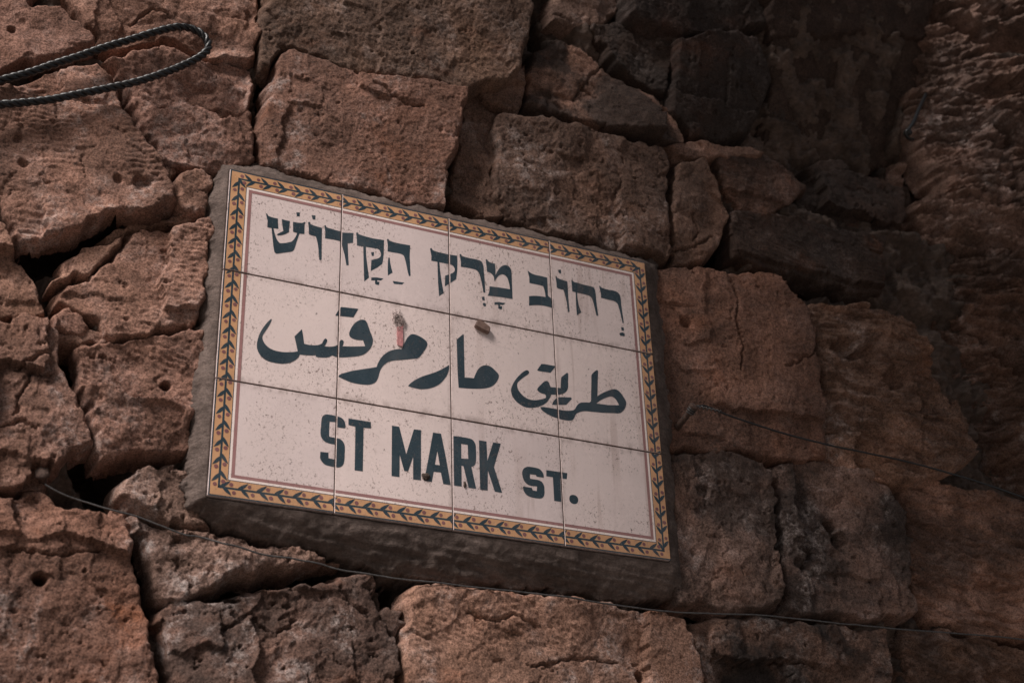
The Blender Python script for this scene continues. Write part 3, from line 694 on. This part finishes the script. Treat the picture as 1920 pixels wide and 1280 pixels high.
HEBREW = [
 '@490,390 85,110 105,103 130,148 210,178s 308,198 310,290 318,390 225,376 262,520s 300,605s 350,662 460,656 565,632 630,560s 670,468 595,445 592,260 700,277s 775,278s 805,262 828,268 808,310 805,485 712,480 660,630 614,770s 590,803s 540,820 290,855 262,843s 242,815s 218,650 190,375 110,360 118,250',
 '@490,390 385,210 460,232 535,245 520,360 515,450 440,490s 370,508s 305,512 290,495 350,462s 412,432 395,340 387,260',
 '@490,390 655,82 720,85 718,155 665,155', '@490,390 940,138 1012,140 1010,215 962,212',
 '@490,390 872,268 912,262 920,300 1000,335s 1135,372 1130,640 1128,965 1100,980 1085,970 1070,780 1050,640s 1018,528 950,515s 892,492 888,380 880,300',
 '@490,390 1178,330 1208,325 1220,362 1330,398s 1480,438 1520,462 1728,470 1718,655 1620,665 1625,850 1638,1075 1595,1078 1560,880 1502,668 1480,625 1400,600s 1192,568 1200,460 1185,370',
 '@620,420 475,165 515,160 520,190 640,230s 790,270 1000,302 995,500 985,640s 965,750 870,820 750,882 762,675 845,655 910,632s 940,590s 935,540s 905,482s 850,462 660,430 665,600 690,800 718,1005 690,1030 628,1078 618,800 610,425 492,405 490,280 480,210',
 '@620,420 755,530 812,525 808,600 770,600',
 '@620,420 762,1002 850,1000 990,1022 940,1060 872,1054 872,1080 915,1085 905,1145 860,1140 830,1120 832,1058 760,1058',
 '@620,420 1052,285 1082,280 1100,310s 1180,340s 1300,368 1490,402 1480,600 1498,972 1465,978 1440,880 1400,690s 1370,600s 1320,565s 1200,540 1065,515 1070,400 1060,330',
 '@620,420 1080,632 1105,630 1115,720 1135,820 1162,912 1120,935 1072,968 1068,850 1072,720',
 '@620,420 1160,1068 1382,1100 1335,1135 1185,1122',
 '@800,460 62,58 95,50 110,85s 160,110s 250,135 400,170 570,195 575,300 572,460 552,632 430,715 340,770 345,570 440,535 500,508s 525,470s 512,410s 470,368s 420,355 238,318 250,470 280,680 320,900 280,920 232,955 212,700 200,310 85,290 88,200 70,110',
 '@800,460 612,170 645,162 660,195s 740,225s 820,245 960,272s 1020,300s 1055,360s 1070,480 1085,640 1098,885 1065,885 1030,700 990,550s 950,480s 880,445s 640,402 640,300 625,225',
 '@800,460 1030,965 1080,960 1090,1030 1045,1030', '@800,460 1055,1080 1095,1078 1112,1110 1105,1142 1070,1142 1050,1110',
 '@800,460 1105,268 1135,262 1150,295s 1210,328s 1280,342 1288,440 1290,560 1330,480s 1390,402s 1470,370s 1540,395s 1580,460s 1592,560 1600,760 1608,1005 1400,970 1145,942 1172,870 1180,768 1360,790 1560,822 1545,720s 1510,610s 1465,560s 1410,542s 1350,570s 1300,630s 1268,680 1262,610 1240,560s 1190,515s 1132,498 1122,400 1112,330',
 '@800,460 1270,1065 1350,1062 1478,1082 1430,1115 1375,1112 1370,1135 1415,1142 1408,1200 1370,1195 1340,1180 1340,1108 1270,1112',
 '@980,500 92,85 112,82 140,112s 210,145s 320,170 458,205 465,350 472,540 530,590s 572,605 580,785 530,765 420,735s 300,720s 118,730 118,552 200,545 300,550 430,568 415,470 385,365 320,345 125,305 122,200 105,130',
 '@980,500 662,60 715,55 720,128 678,122',
 '@980,500 612,185 640,182 650,208s 720,240s 835,275 842,350 855,600 878,835 850,858 838,780 810,600s 760,430 700,420s 638,392 632,300 620,230',
 '@980,500 912,252 935,245 945,275s 1020,300 1150,340 1260,365s 1330,392s 1358,450s 1375,600 1415,920 1382,918 1350,780 1310,630s 1280,570s 1220,535s 1020,488 1025,580 1050,720 1098,855 1060,880 1015,912 1000,700 992,478 928,462 922,360 915,290',
 '@980,500 1430,362 1455,360 1475,388s 1540,415s 1620,435 1740,460s 1800,500s 1830,560s 1845,700 1895,1050 1875,1062 1850,960 1800,760s 1770,685s 1700,640s 1620,622 1468,582 1465,510 1440,400',
 '@1030,515 1340,985 1390,985 1400,1035 1390,1050 1355,1045', '@1030,515 1310,1110 1330,1085 1380,1080 1415,1110 1410,1155 1330,1140',
]
ARABIC = [
 '@470,570 385,275 395,290 350,390s 260,530s 222,592s 220,650s 270,750s 380,840s 540,890s 720,902s 880,885 855,760 820,605 960,470 985,620 1000,740 1100,765s 1240,770s 1330,740s 1365,680s 1395,647s 1432,670s 1420,725s 1380,790 1500,798s 1580,785s 1630,758s 1660,712s 1695,670s 1738,690s 1738,735s 1718,790 '
 '@620,560 400,895 645,890 605,775 500,770s 400,740s 350,690s 360,600s 440,470s 540,402s 620,395s 670,430s 710,530s 745,630s 780,720s 790,790s 770,880s 710,970s 600,1050s 420,1085s 140,1098 '
 '@470,570 1590,985s 1525,958 1480,985s 1420,1000s 1300,998s 1220,985 1218,955 1100,960s 920,942 880,1010s 800,1070s 700,1105s 590,1115s 430,1095s 270,1040s 160,930s 115,800s 130,670s 180,530s 280,380s',
 '@620,560 195,155 300,165 518,190 425,348 250,330 85,315 145,210',
 '@620,620 1340,335 1380,245s 1430,140s 1500,72s 1560,66s 1680,112s 1785,188s 1812,250s 1780,335s 1720,420s 1660,495s 1600,518 1300,548 1110,572s 1020,620s 950,700s 915,780s 890,870s 840,960s 740,1005s 600,1005s 400,970s 250,910s 128,850 200,805 400,750 860,680 890,600s 950,500s 1050,410s 1180,355s 1320,345',
 '@750,610 920,740 915,830s 880,930s 800,1040s 720,1110s 600,1165s 470,1190s 350,1188s 150,1135 200,1080s 300,1010s 450,945s 650,880s 780,820s',
 '@750,610 1185,162 1195,175 1198,400 1212,975 1300,980 1385,990 1420,900s 1470,812s 1540,760s 1620,748s 1700,772s 1790,850s 1850,925s 1845,990s 1800,1070s 1740,1130s 1640,1170s 1500,1185s 1300,1182s 1098,1165 1080,900 1060,265',
 '@950,670 340,250s 390,240s 420,275s 400,315s 320,370s 210,465s 195,520s 220,610s 300,710s 400,775s 520,800s 640,785s 715,765s 738,738s 715,688 640,665s 578,620s 578,580s 640,510s 700,455s 745,440s 790,470s 810,520s 825,555 900,560 1010,572 1012,480 1020,375 1110,300s 1135,288s 1152,310s 1147,450 1142,590s 1100,650s 1030,685s 960,695s 835,695 800,770s 740,850s 620,915s 480,942s 350,930s 220,860s 120,750s 80,620s 110,510s 170,410s 250,320s',
 '@950,670 650,122 700,122 905,160 910,178 820,288 590,252 572,235 580,220',
 '@950,670 975,745 1040,742 1205,750 1220,775 1115,885 850,888 900,790s',
 '@1000,680 1185,135s 1212,155 1205,380 1200,625 1300,565s 1420,515s 1525,492s 1610,535s 1690,640s 1740,740s 1725,830s 1690,890s 1630,938s 1540,942 1300,935 1050,910 950,905s 860,925s 800,960s 770,1020s 740,1065s 680,1082s 580,1070s 470,1045 330,995s 200,920s 140,860s 150,828s 250,835s 400,860s 560,890s 700,895s 770,875s 810,810s 850,765s 900,745s 1050,745 1080,720 1085,450 1088,230'
 '|@1000,680 1180,762 1280,690s 1400,640s 1465,630s 1530,670s 1580,740s 1605,795 1400,790',
]
ENGLISH = [
 '@590,770 180,75s 235,65s 400,98 480,120s 540,165s 572,240s 570,328 420,305 415,240 395,212 280,205 272,340 270,480 300,488 400,508 480,530s 540,590s 562,660s 560,800 552,940s 530,1010s 480,1050s 420,1058s 220,1020s 150,970s 105,900s 102,840 105,765 258,782 258,885 395,915 402,780 408,650 385,630 250,605s 170,560s 115,470s 118,300 128,160s 145,110s',
 '@590,770 632,140 1052,208 1052,328 915,315 910,620 900,1130 748,1112 758,600 762,292 632,265',
 '@720,790 148,75 285,98 415,612 560,145 692,160 692,600 690,1098 545,1082 545,655 450,932 378,925 292,620 288,1038 140,1018',
 '@720,790 918,205 1068,228 1160,680 1248,1188 1110,1168 1065,952 930,938 895,1130 750,1108 830,700|@720,790 998,545 1045,818 952,805',
 '@720,790 1300,270 1600,315s 1670,352s 1710,420s 1720,500 1720,760s 1692,820s 1635,845 1728,1258 1585,1240 1490,840 1475,825 1450,825 1455,1215 1312,1198 1305,700|@720,790 1445,415 1568,435 1580,700 1448,690',
 '@800,810 980,150 1120,172 1135,540 1245,190 1388,212 1260,650 1415,1135 1275,1110 1145,712 1142,1090 1002,1075 990,600',
 '@920,840 640,365s 700,345s 880,375 940,410s 985,480s 992,550 860,530 845,495 735,485 730,530 740,570 870,590 950,625s 995,690s 1005,780 1000,880s 970,925s 910,940s 740,910s 660,860s 615,790s 605,715 770,740 790,790 865,802 868,715 850,708 720,690s 640,630s 600,540s 590,460s 605,400s',
 '@920,840 1042,408 1435,465 1425,578 1305,560 1322,1000 1190,985 1165,540 1042,522',
 '@920,840 1472,950s 1485,895s 1530,873s 1590,885s 1630,925s 1640,975s 1622,1025s 1575,1045s 1520,1030s 1485,995s',
]
for nm, G in (('Hebrew lettering along the top row of tiles', HEBREW), ('Arabic lettering across the middle row of tiles', ARABIC), ('English lettering along the bottom row of tiles', ENGLISH)):
    bm = bmesh.new()
    for g in G: add_poly(bm, glyph(g), YP)
    cut_joints(bm)
    tag(link('lettering', bm_mesh('lettering', bm), M_TEAL, sign), nm)

def cement():
    outer = pts('398 326 408 311 440 307 500 313 560 330 640 350 760 380 860 405 960 425 1060 451 1170 478 1234 494 1242 560 1252 700 1264 840 1272 960 1284 1060 1290 1122 1240 1132 1140 1120 1040 1106 900 1098 780 1084 690 1066 620 1048 540 1030 470 1012 410 992 352 950 344 900 346 820 352 720 362 620 370 520 378 430 386 370')
    yo = 0.028
    P = at([a for a, _ in outer], [b for _, b in outer], yo); poly = [(float(a), float(c)) for a, _, c in P]
    st = 0.0018
    gx = np.arange(min(a for a, _ in poly) - .02, max(a for a, _ in poly) + .02, st); gz = np.arange(min(c for _, c in poly) - .02, max(c for _, c in poly) + .02, st)
    X, Z = np.meshgrid(gx, gz)
    do = sdf(poly, X, Z) + 0.006 * fbm(X * 26, Z * 26, 5, 3, 0.65)
    qx = np.abs(X) - HW; qz = np.abs(Z - ZS) - HH
    dr = np.sqrt(np.maximum(qx, 0) ** 2 + np.maximum(qz, 0) ** 2)
    inner = np.minimum(np.maximum(qx, qz), 0)
    keep = (do > -2 * st) & (inner > -0.012)
    dd = np.maximum(do, 0)
    t = dr / (dr + dd + 1e-6)
    lip = 0.0022 + 0.0009 * fbm(X * 30, Z * 30, 3, 12)
    bottom = sstep(0.0, 0.03, -(Z - ZS) - HH)
    trow = 0.0016 * np.sin((Z + 0.10 * X) * 2 * math.pi / 0.012 + 3 * perlin(X * 6, Z * 30, 4)) * bottom
    h = 0.0007 * fbm(X * 80, Z * 80, 5, 8, 0.7) + 0.0007 * cellplanes(X * 60, Z * 80, 5, 0.8) * sstep(0.0, 0.5, fbm(X * 14, Z * 14, 3, 44)) + 0.0022 * fbm(X * 18, Z * 22, 3, 9) + 0.5 * trow + 0.0014 * bottom * ridged(X * 14, Z * 40, 3, 15)
    Y = lip + (yo + 0.002 - lip) * np.clip(t, 0, 1) ** 1.55 - h * sstep(0, 0.012, dr)
    Y = np.where(do < 0, 0.10, Y)
    Y = np.where(dr <= 0.0, 0.0055, Y)
    fm = keep[:-1, :-1] & keep[:-1, 1:] & keep[1:, 1:] & keep[1:, :-1]
    used = np.zeros(X.shape, bool)
    used[:-1, :-1] |= fm; used[:-1, 1:] |= fm; used[1:, 1:] |= fm; used[1:, :-1] |= fm
    idx = np.full(X.shape, -1, np.int64); idx[used] = np.arange(int(used.sum()))
    V = np.stack([X[used], Y[used], Z[used]], 1)
    Q = np.stack([idx[:-1, :-1][fm], idx[:-1, 1:][fm], idx[1:, 1:][fm], idx[1:, :-1][fm]], 1)
    return np_mesh('cement_surround', V, Q)
link('cement_surround', cement(), M_CEMENT, sign)

# ------------------------------------------------------------------ ropes, wires, nails and bits
def catmull(P, n=10):
    P = [np.array(p, float) for p in P]; out = []
    for i in range(len(P) - 1):
        p0 = P[max(i - 1, 0)]; p1 = P[i]; p2 = P[i + 1]; p3 = P[min(i + 2, len(P) - 1)]
        for k in range(n):
            t = k / n
            out.append(0.5 * ((2 * p1) + (-p0 + p2) * t + (2 * p0 - 5 * p1 + 4 * p2 - p3) * t * t + (-p0 + 3 * p1 - 3 * p2 + p3) * t ** 3))
    out.append(P[-1]); return np.array(out)

def resample(C, ds):
    L_ = np.r_[0, np.cumsum(np.linalg.norm(np.diff(C, axis=0), axis=1))]
    s = np.arange(0, L_[-1], ds)
    return np.stack([np.interp(s, L_, C[:, k]) for k in range(3)], 1), s

def frames(C):
    Tn = np.gradient(C, axis=0); Tn /= np.linalg.norm(Tn, axis=1)[:, None] + 1e-12
    N = np.zeros_like(C); n = np.cross(Tn[0], [0, 1, 0.1]); n /= np.linalg.norm(n); N[0] = n
    for i in range(1, len(C)):
        n = N[i - 1] - Tn[i] * np.dot(N[i - 1], Tn[i]); N[i] = n / np.linalg.norm(n)
    return Tn, N, np.cross(Tn, N)

def tube(C, r, seg=8, caps=True):
    Tn, N, B_ = frames(C); r = np.broadcast_to(np.asarray(r, float), (len(C),))
    a = np.linspace(0, 2 * math.pi, seg, endpoint=False)
    V = C[:, None] + r[:, None, None] * (np.cos(a)[None, :, None] * N[:, None] + np.sin(a)[None, :, None] * B_[:, None])
    n = len(C); i = np.arange(n - 1)[:, None] * seg; j = np.arange(seg)[None]; j2 = (j + 1) % seg
    Q = np.stack([i + j, i + j2, i + seg + j2, i + seg + j], -1).reshape(-1, 4)
    return V.reshape(-1, 3), Q

def merge(parts):
    V = []; Q = []; o = 0
    for v, q in parts: V.append(v); Q.append(q + o); o += len(v)
    return np.concatenate(V), np.concatenate(Q)

def path(pp, ys):
    return [at(x, y, Y) for (x, y), Y in zip(pp, ys)]

rp = pts('-190 206 -110 180 -40 162 0 151 50 138 100 121 150 105 200 88 250 73 300 58 335 51 362 55 383 68 391 86 384 100 352 119 300 140 250 155 200 166 150 176 100 186 50 192 0 196 -60 200 -190 206')
ry = [0.000] * 9 + [0.000, 0.002, 0.005, 0.005, 0.004, 0.002, 0.0] + [-0.006] * 8
C, s = resample(catmull(path(rp, ry[:len(rp)]), 14), 0.0012)
Tn, N, B_ = frames(C)
strands = []
rr_ = random.Random(3)
for k in range(3):
    a = s * 2 * math.pi / 0.031 + k * 2 * math.pi / 3
    off = 0.0027 * (np.cos(a)[:, None] * N + np.sin(a)[:, None] * B_)
    strands.append(tube(C + off, (0.0027 + 0.0003 * fbm(s * 40, s * 0 + k, 3, 7)) * (1 + 0.05 * np.sin(s * 260 + k)), 10))
fib = []
for k in range(320):                                     # loose fibres on the rope
    i = rr_.randrange(len(C) - 8); a = rr_.uniform(0, 6.28)
    d = math.cos(a) * N[i] + math.sin(a) * B_[i]
    p0 = C[i] + d * 0.0048; p1 = p0 + d * rr_.uniform(.001, .0035) + Tn[i] * rr_.uniform(-.004, .004)
    fib.append(tube(np.array([p0, (p0 + p1) / 2 + d * 0.0004, p1]), 0.00018, 4))
v, q = merge(strands + fib)
o = link('rope', np_mesh('rope', v, q), M_ROPE)
tag(o, 'twisted black rope doubled back in a loop, hanging against the upper left stones', 'rope')

def wire(name, pp, ys, r, label, jitter=0.0008, seed=1, mat=None):
    C, s = resample(catmull(path(pp, ys), 10), 0.003)
    C[:, 2] += jitter * fbm(s * 18, s * 0 + seed, 3, seed); C[:, 1] += jitter * fbm(s * 14, s * 0 + 9, 3, seed + 4)
    v, q = tube(C, r, 8)
    o = link(name, np_mesh(name, v, q), mat or M_WIRE); tag(o, label, 'wire', 'thin wires strung along the wall'); return o

lw = pts('84 908 110 922 150 937 210 956 255 967 300 985 350 1003 370 1005 420 1019 445 1024 500 1040 545 1046 560 1049 600 1057 640 1068 700 1077 774 1087 880 1099 976 1109 1060 1119 1144 1132 1220 1142 1280 1148 1350 1150 1414 1152 1520 1162 1616 1172 1700 1180 1784 1186 1860 1192 1920 1198 2060 1212')
wire('wire', lw, [0.016] * 3 + [0.012] * 5 + [0.006] * 15 + [0.004] * 10, 0.0011, 'long thin grey wire sagging below the sign from the small bolt at lower left')
rw = pts('1306 762 1318 760 1332 764 1360 776 1414 795 1480 815 1542 831 1600 844 1680 860 1730 873 1784 888 1850 908 1920 933 2060 985')
wire('wire', rw, [0.0] * 6 + [-0.010, -0.014, -0.022, -0.035, -0.055, -0.085, -0.12, -0.15], 0.0014, 'thin dark wire running down to the right from the rusty nail beside the sign', 0.0004, 5, M_ROPE)

def lathe(origin, axis, prof, seg=14):
    """prof: (distance along axis, radius)"""
    ax = np.array(axis, float); ax /= np.linalg.norm(ax)
    n = np.cross(ax, [0.3, 0.2, 1]); n /= np.linalg.norm(n); b = np.cross(ax, n)
    a = np.linspace(0, 2 * math.pi, seg, endpoint=False); o = np.array(origin, float)
    V = np.concatenate([o + ax * d + r * (np.cos(a)[:, None] * n + np.sin(a)[:, None] * b) for d, r in prof])
    j = np.arange(seg); j2 = (j + 1) % seg
    Q = np.concatenate([np.stack([i * seg + j, i * seg + j2, (i + 1) * seg + j2, (i + 1) * seg + j], 1) for i in range(len(prof) - 1)])
    return V, Q

# rusty nail right of the sign: driven in below left, its head standing out, the wire wound round it
a = at(1268, 803, 0.024); b = at(1304, 759, -0.010)
n_root = empty('nail', tuple(a)); tag(n_root, 'rusty iron nail sticking out of the reddish stone right of the sign', 'nail')
ax = b - a; Ln = float(np.linalg.norm(ax))
v, q = lathe(a, ax, [(0, 0.001), (0.001, 0.0042), (Ln * .5, 0.0044), (Ln - .007, 0.0043), (Ln - .006, 0.0066), (Ln - .002, 0.0068), (Ln - .0006, 0.0050), (Ln, 0.0001)])
v = v + 0.0006 * np.stack([perlin(v[:, 0] * 300, v[:, 2] * 300, k) for k in range(3)], 1)
link('shank', np_mesh('shank', v, q), M_RUST, n_root)
u = ax / Ln; n1 = np.cross(u, [0, 0, 1]); n1 /= np.linalg.norm(n1); n2 = np.cross(u, n1)
tt = np.linspace(0, 2 * math.pi * 3.2, 90)
C = a + u * (Ln * .68) + u * (tt / 20 * 0.010)[:, None] + 0.0054 * (np.cos(tt)[:, None] * n1 + np.sin(tt)[:, None] * n2)
e1 = at(np.linspace(1306, 1352, 30), np.linspace(762, 772, 30), -0.004); th = np.linspace(0, 40, 30)
C2 = e1 + 0.0022 * np.stack([0 * th, np.cos(th), np.sin(th)], 1)
v, q = merge([tube(C, 0.0011, 7), tube(C2, 0.0009, 6)])
link('wire_winding', np_mesh('wire_winding', v, q), M_WIRE, n_root)

# bolt at the lower left
a = at(80, 903, 0.035)
b_root = empty('bolt', tuple(a)); tag(b_root, 'small rusty bolt head in the joint at lower left, holding the end of the wire', 'bolt')
bx = np.array([-0.25, -1, 0.25])
v, q = lathe(a, bx, [(0, 0.0045), (0.012, 0.0045)], 12); link('shank', np_mesh('shank', v, q), M_RUST, b_root)
v, q = lathe(a + bx / np.linalg.norm(bx) * 0.012, bx, [(0, 0.0001), (0.0, 0.0085), (0.0045, 0.0088), (0.0062, 0.0065), (0.0068, 0.0001)], 6)
link('head', np_mesh('head', v, q), M_RUST, b_root)

# iron hook on the ridged wall
hp = path(pts('1738 172 1730 190 1722 206 1714 226 1704 242 1698 250 1704 260 1712 262'), [0.02, 0.008, 0.0, -0.004, -0.004, 0.0, 0.006, 0.014])
h_root = empty('hook', tuple(hp[3])); tag(h_root, 'black iron hook leaning on the ridged wall at upper right', 'hook')
C, s = resample(catmull(hp, 12), 0.002); v, q = tube(C, 0.0032, 8); link('rod', np_mesh('rod', v, q, True), M_ROPE, h_root)
v, q = lathe(at(1699, 251, 0.006), (0.1, -1, 0.1), [(0, 0.0001), (0, 0.0065), (0.008, 0.007), (0.010, 0.004), (0.0102, 0.0001)], 8)
link('eye', np_mesh('eye', v, q), M_ROPE, h_root)

# what is left of a strip of pink tape on the middle row, fluff caught at its top
def sheet(name, outline, y, thick, mat, wav=0.0):
    bm = bmesh.new(); w = at([a for a, _ in outline], [b for _, b in outline], y)
    lp = [(float(p[0]), float(p[2] - ZS)) for p in w]
    add_poly(bm, [lp], y)
    ex = bmesh.ops.extrude_face_region(bm, geom=bm.faces[:])
    for v in [g for g in ex['geom'] if isinstance(g, bmesh.types.BMVert)]: v.co.y += thick
    bmesh.ops.recalc_face_normals(bm, faces=bm.faces[:])
    return link(name, bm_mesh(name, bm), mat)
o = sheet('tape', pts('744.5 613 749 611 753 609 756.2 608 755.8 615 756 624 755.6 632 756.4 640 755 646 754.6 649.8 750 648 745.4 645.6 744.6 638 745.6 633 744.4 626 745.2 619'), -0.0016, 0.0012, M_TAPE)
tag(o, 'strip of faded pink tape stuck on the middle row of tiles', 'tape')
fl = []
rl = random.Random(11); c0 = at(748, 600, -0.002)
for k in range(60):
    p = c0 + np.array([rl.gauss(0, .0030), rl.uniform(-.001, .002), rl.gauss(0, .0050)])
    Cc = [p + np.array([rl.gauss(0, .0024), rl.gauss(0, .0008), rl.gauss(0, .0028)]) for _ in range(4)]
    for c in Cc: c[1] = min(c[1], -0.0016)
    fl.append(tube(catmull(Cc, 5), rl.uniform(0.00015, 0.0004), 5))
v, q = merge(fl); o = link('lint', np_mesh('lint', v, q), M_LINT); tag(o, 'tuft of grey fluff stuck just above the pink tape', 'lint')

def blocky(name, quad, y, thick, mat):
    bm = bmesh.new(); w = at([a for a, _ in quad], [b for _, b in quad], y)
    fs = [bm.verts.new(p) for p in w]; bk = [bm.verts.new(p + np.array([0.001, thick, -0.001])) for p in w]
    bm.faces.new(fs); bm.faces.new(bk[::-1]); n = len(fs)
    for i in range(n): bm.faces.new((fs[i], fs[(i + 1) % n], bk[(i + 1) % n], bk[i]))
    bmesh.ops.recalc_face_normals(bm, faces=bm.faces[:])
    bmesh.ops.bevel(bm, geom=bm.edges[:], offset=0.0011, segments=3, affect='EDGES')
    return link(name, bm_mesh(name, bm), mat)
o = blocky('clip', pts('896 597.5 906 600.5 920.5 612.5 917.5 623 910 620 890 609.5'), -0.0060, 0.0056, M_BROWN)
tag(o, 'small brown plastic clip stuck on the middle row of tiles under the joint', 'clip')

def lump(name, px, py, y, sx, sz, sy, seed, mat):
    bm = bmesh.new(); bmesh.ops.create_icosphere(bm, subdivisions=4, radius=1.0)
    c = at(px, py, y)
    co = np.array([v.co[:] for v in bm.verts])
    k = 1 + 0.38 * fbm(co[:, 0] * 1.6 + seed, co[:, 2] * 1.6 + co[:, 1], 4, seed, 0.6)
    co = co * k[:, None] * np.array([sx, sy, sz]) + c
    for v, p in zip(bm.verts, co): v.co = p
    return link(name, bm_mesh(name, bm, True), mat)
o = lump('mud', 798, 893, -0.001, 0.0050, 0.0046, 0.0013, 3, M_MUD); tag(o, 'crumb of dry brown mud stuck on the left foot of the letter A', 'mud')
o = lump('mud', 871.5, 908, -0.0008, 0.0018, 0.0040, 0.0010, 6, M_MUD); tag(o, 'small brown mud speck stuck between the legs of the letter R', 'mud')

# ------------------------------------------------------------------ surroundings out of the frame: street and an unseen block added to shade the right of the wall
me = np_mesh('street', np.array([[-30, -30, 0], [30, -30, 0], [30, 30, 0], [-30, 30, 0.0]]), np.array([[0, 1, 2, 3]]))
tag(link('street', me, plain_material('paving', (0.16, 0.14, 0.125), 0.85, 0, 3, 0.3, 0.01)), kind='structure')

def shade_block():
    bm = bmesh.new()
    for (x0, x1, y0, y1, z0, z1, sh) in SHADE_BOXES:
        g = bmesh.ops.create_cube(bm, size=1.0)['verts']
        ed = list(set(e for v in g for e in v.link_edges))
        for v in g: v.co = Vector(((x0 + x1) / 2 + v.co.x * (x1 - x0), (y0 + y1) / 2 + v.co.y * (y1 - y0), (z0 + z1) / 2 + v.co.z * (z1 - z0)))
        for v in g: v.co.z += sh * (v.co.x - x0)
        bmesh.ops.subdivide_edges(bm, edges=ed, cuts=20, use_grid_fill=True)
    bm.normal_update()
    co = np.array([v.co[:] for v in bm.verts])
    d = 0.02 * fbm(co[:, 0] * 6 + co[:, 2] * 3, co[:, 1] * 6 + co[:, 2] * 5, 4, 4)
    for v, k in zip(bm.verts, d): v.co += v.normal * float(k)
    return bm_mesh('shade_block', bm, True)
# (x0, x1, y0, y1, z0, z1, rise along x): unseen box, added to throw soft shade across the wall
SHADE_BOXES = [(-0.66, -0.06, -2.6, -0.55, ZS + 0.58, ZS + 2.0, 0.0)]
o = link('shade_block', shade_block(), M_STONE); o['stone_color'] = list(PAL['dark']); o['stain'] = 0.5; o['lichen'] = 0.1; o['rust'] = 0.2
tag(o, kind='structure')
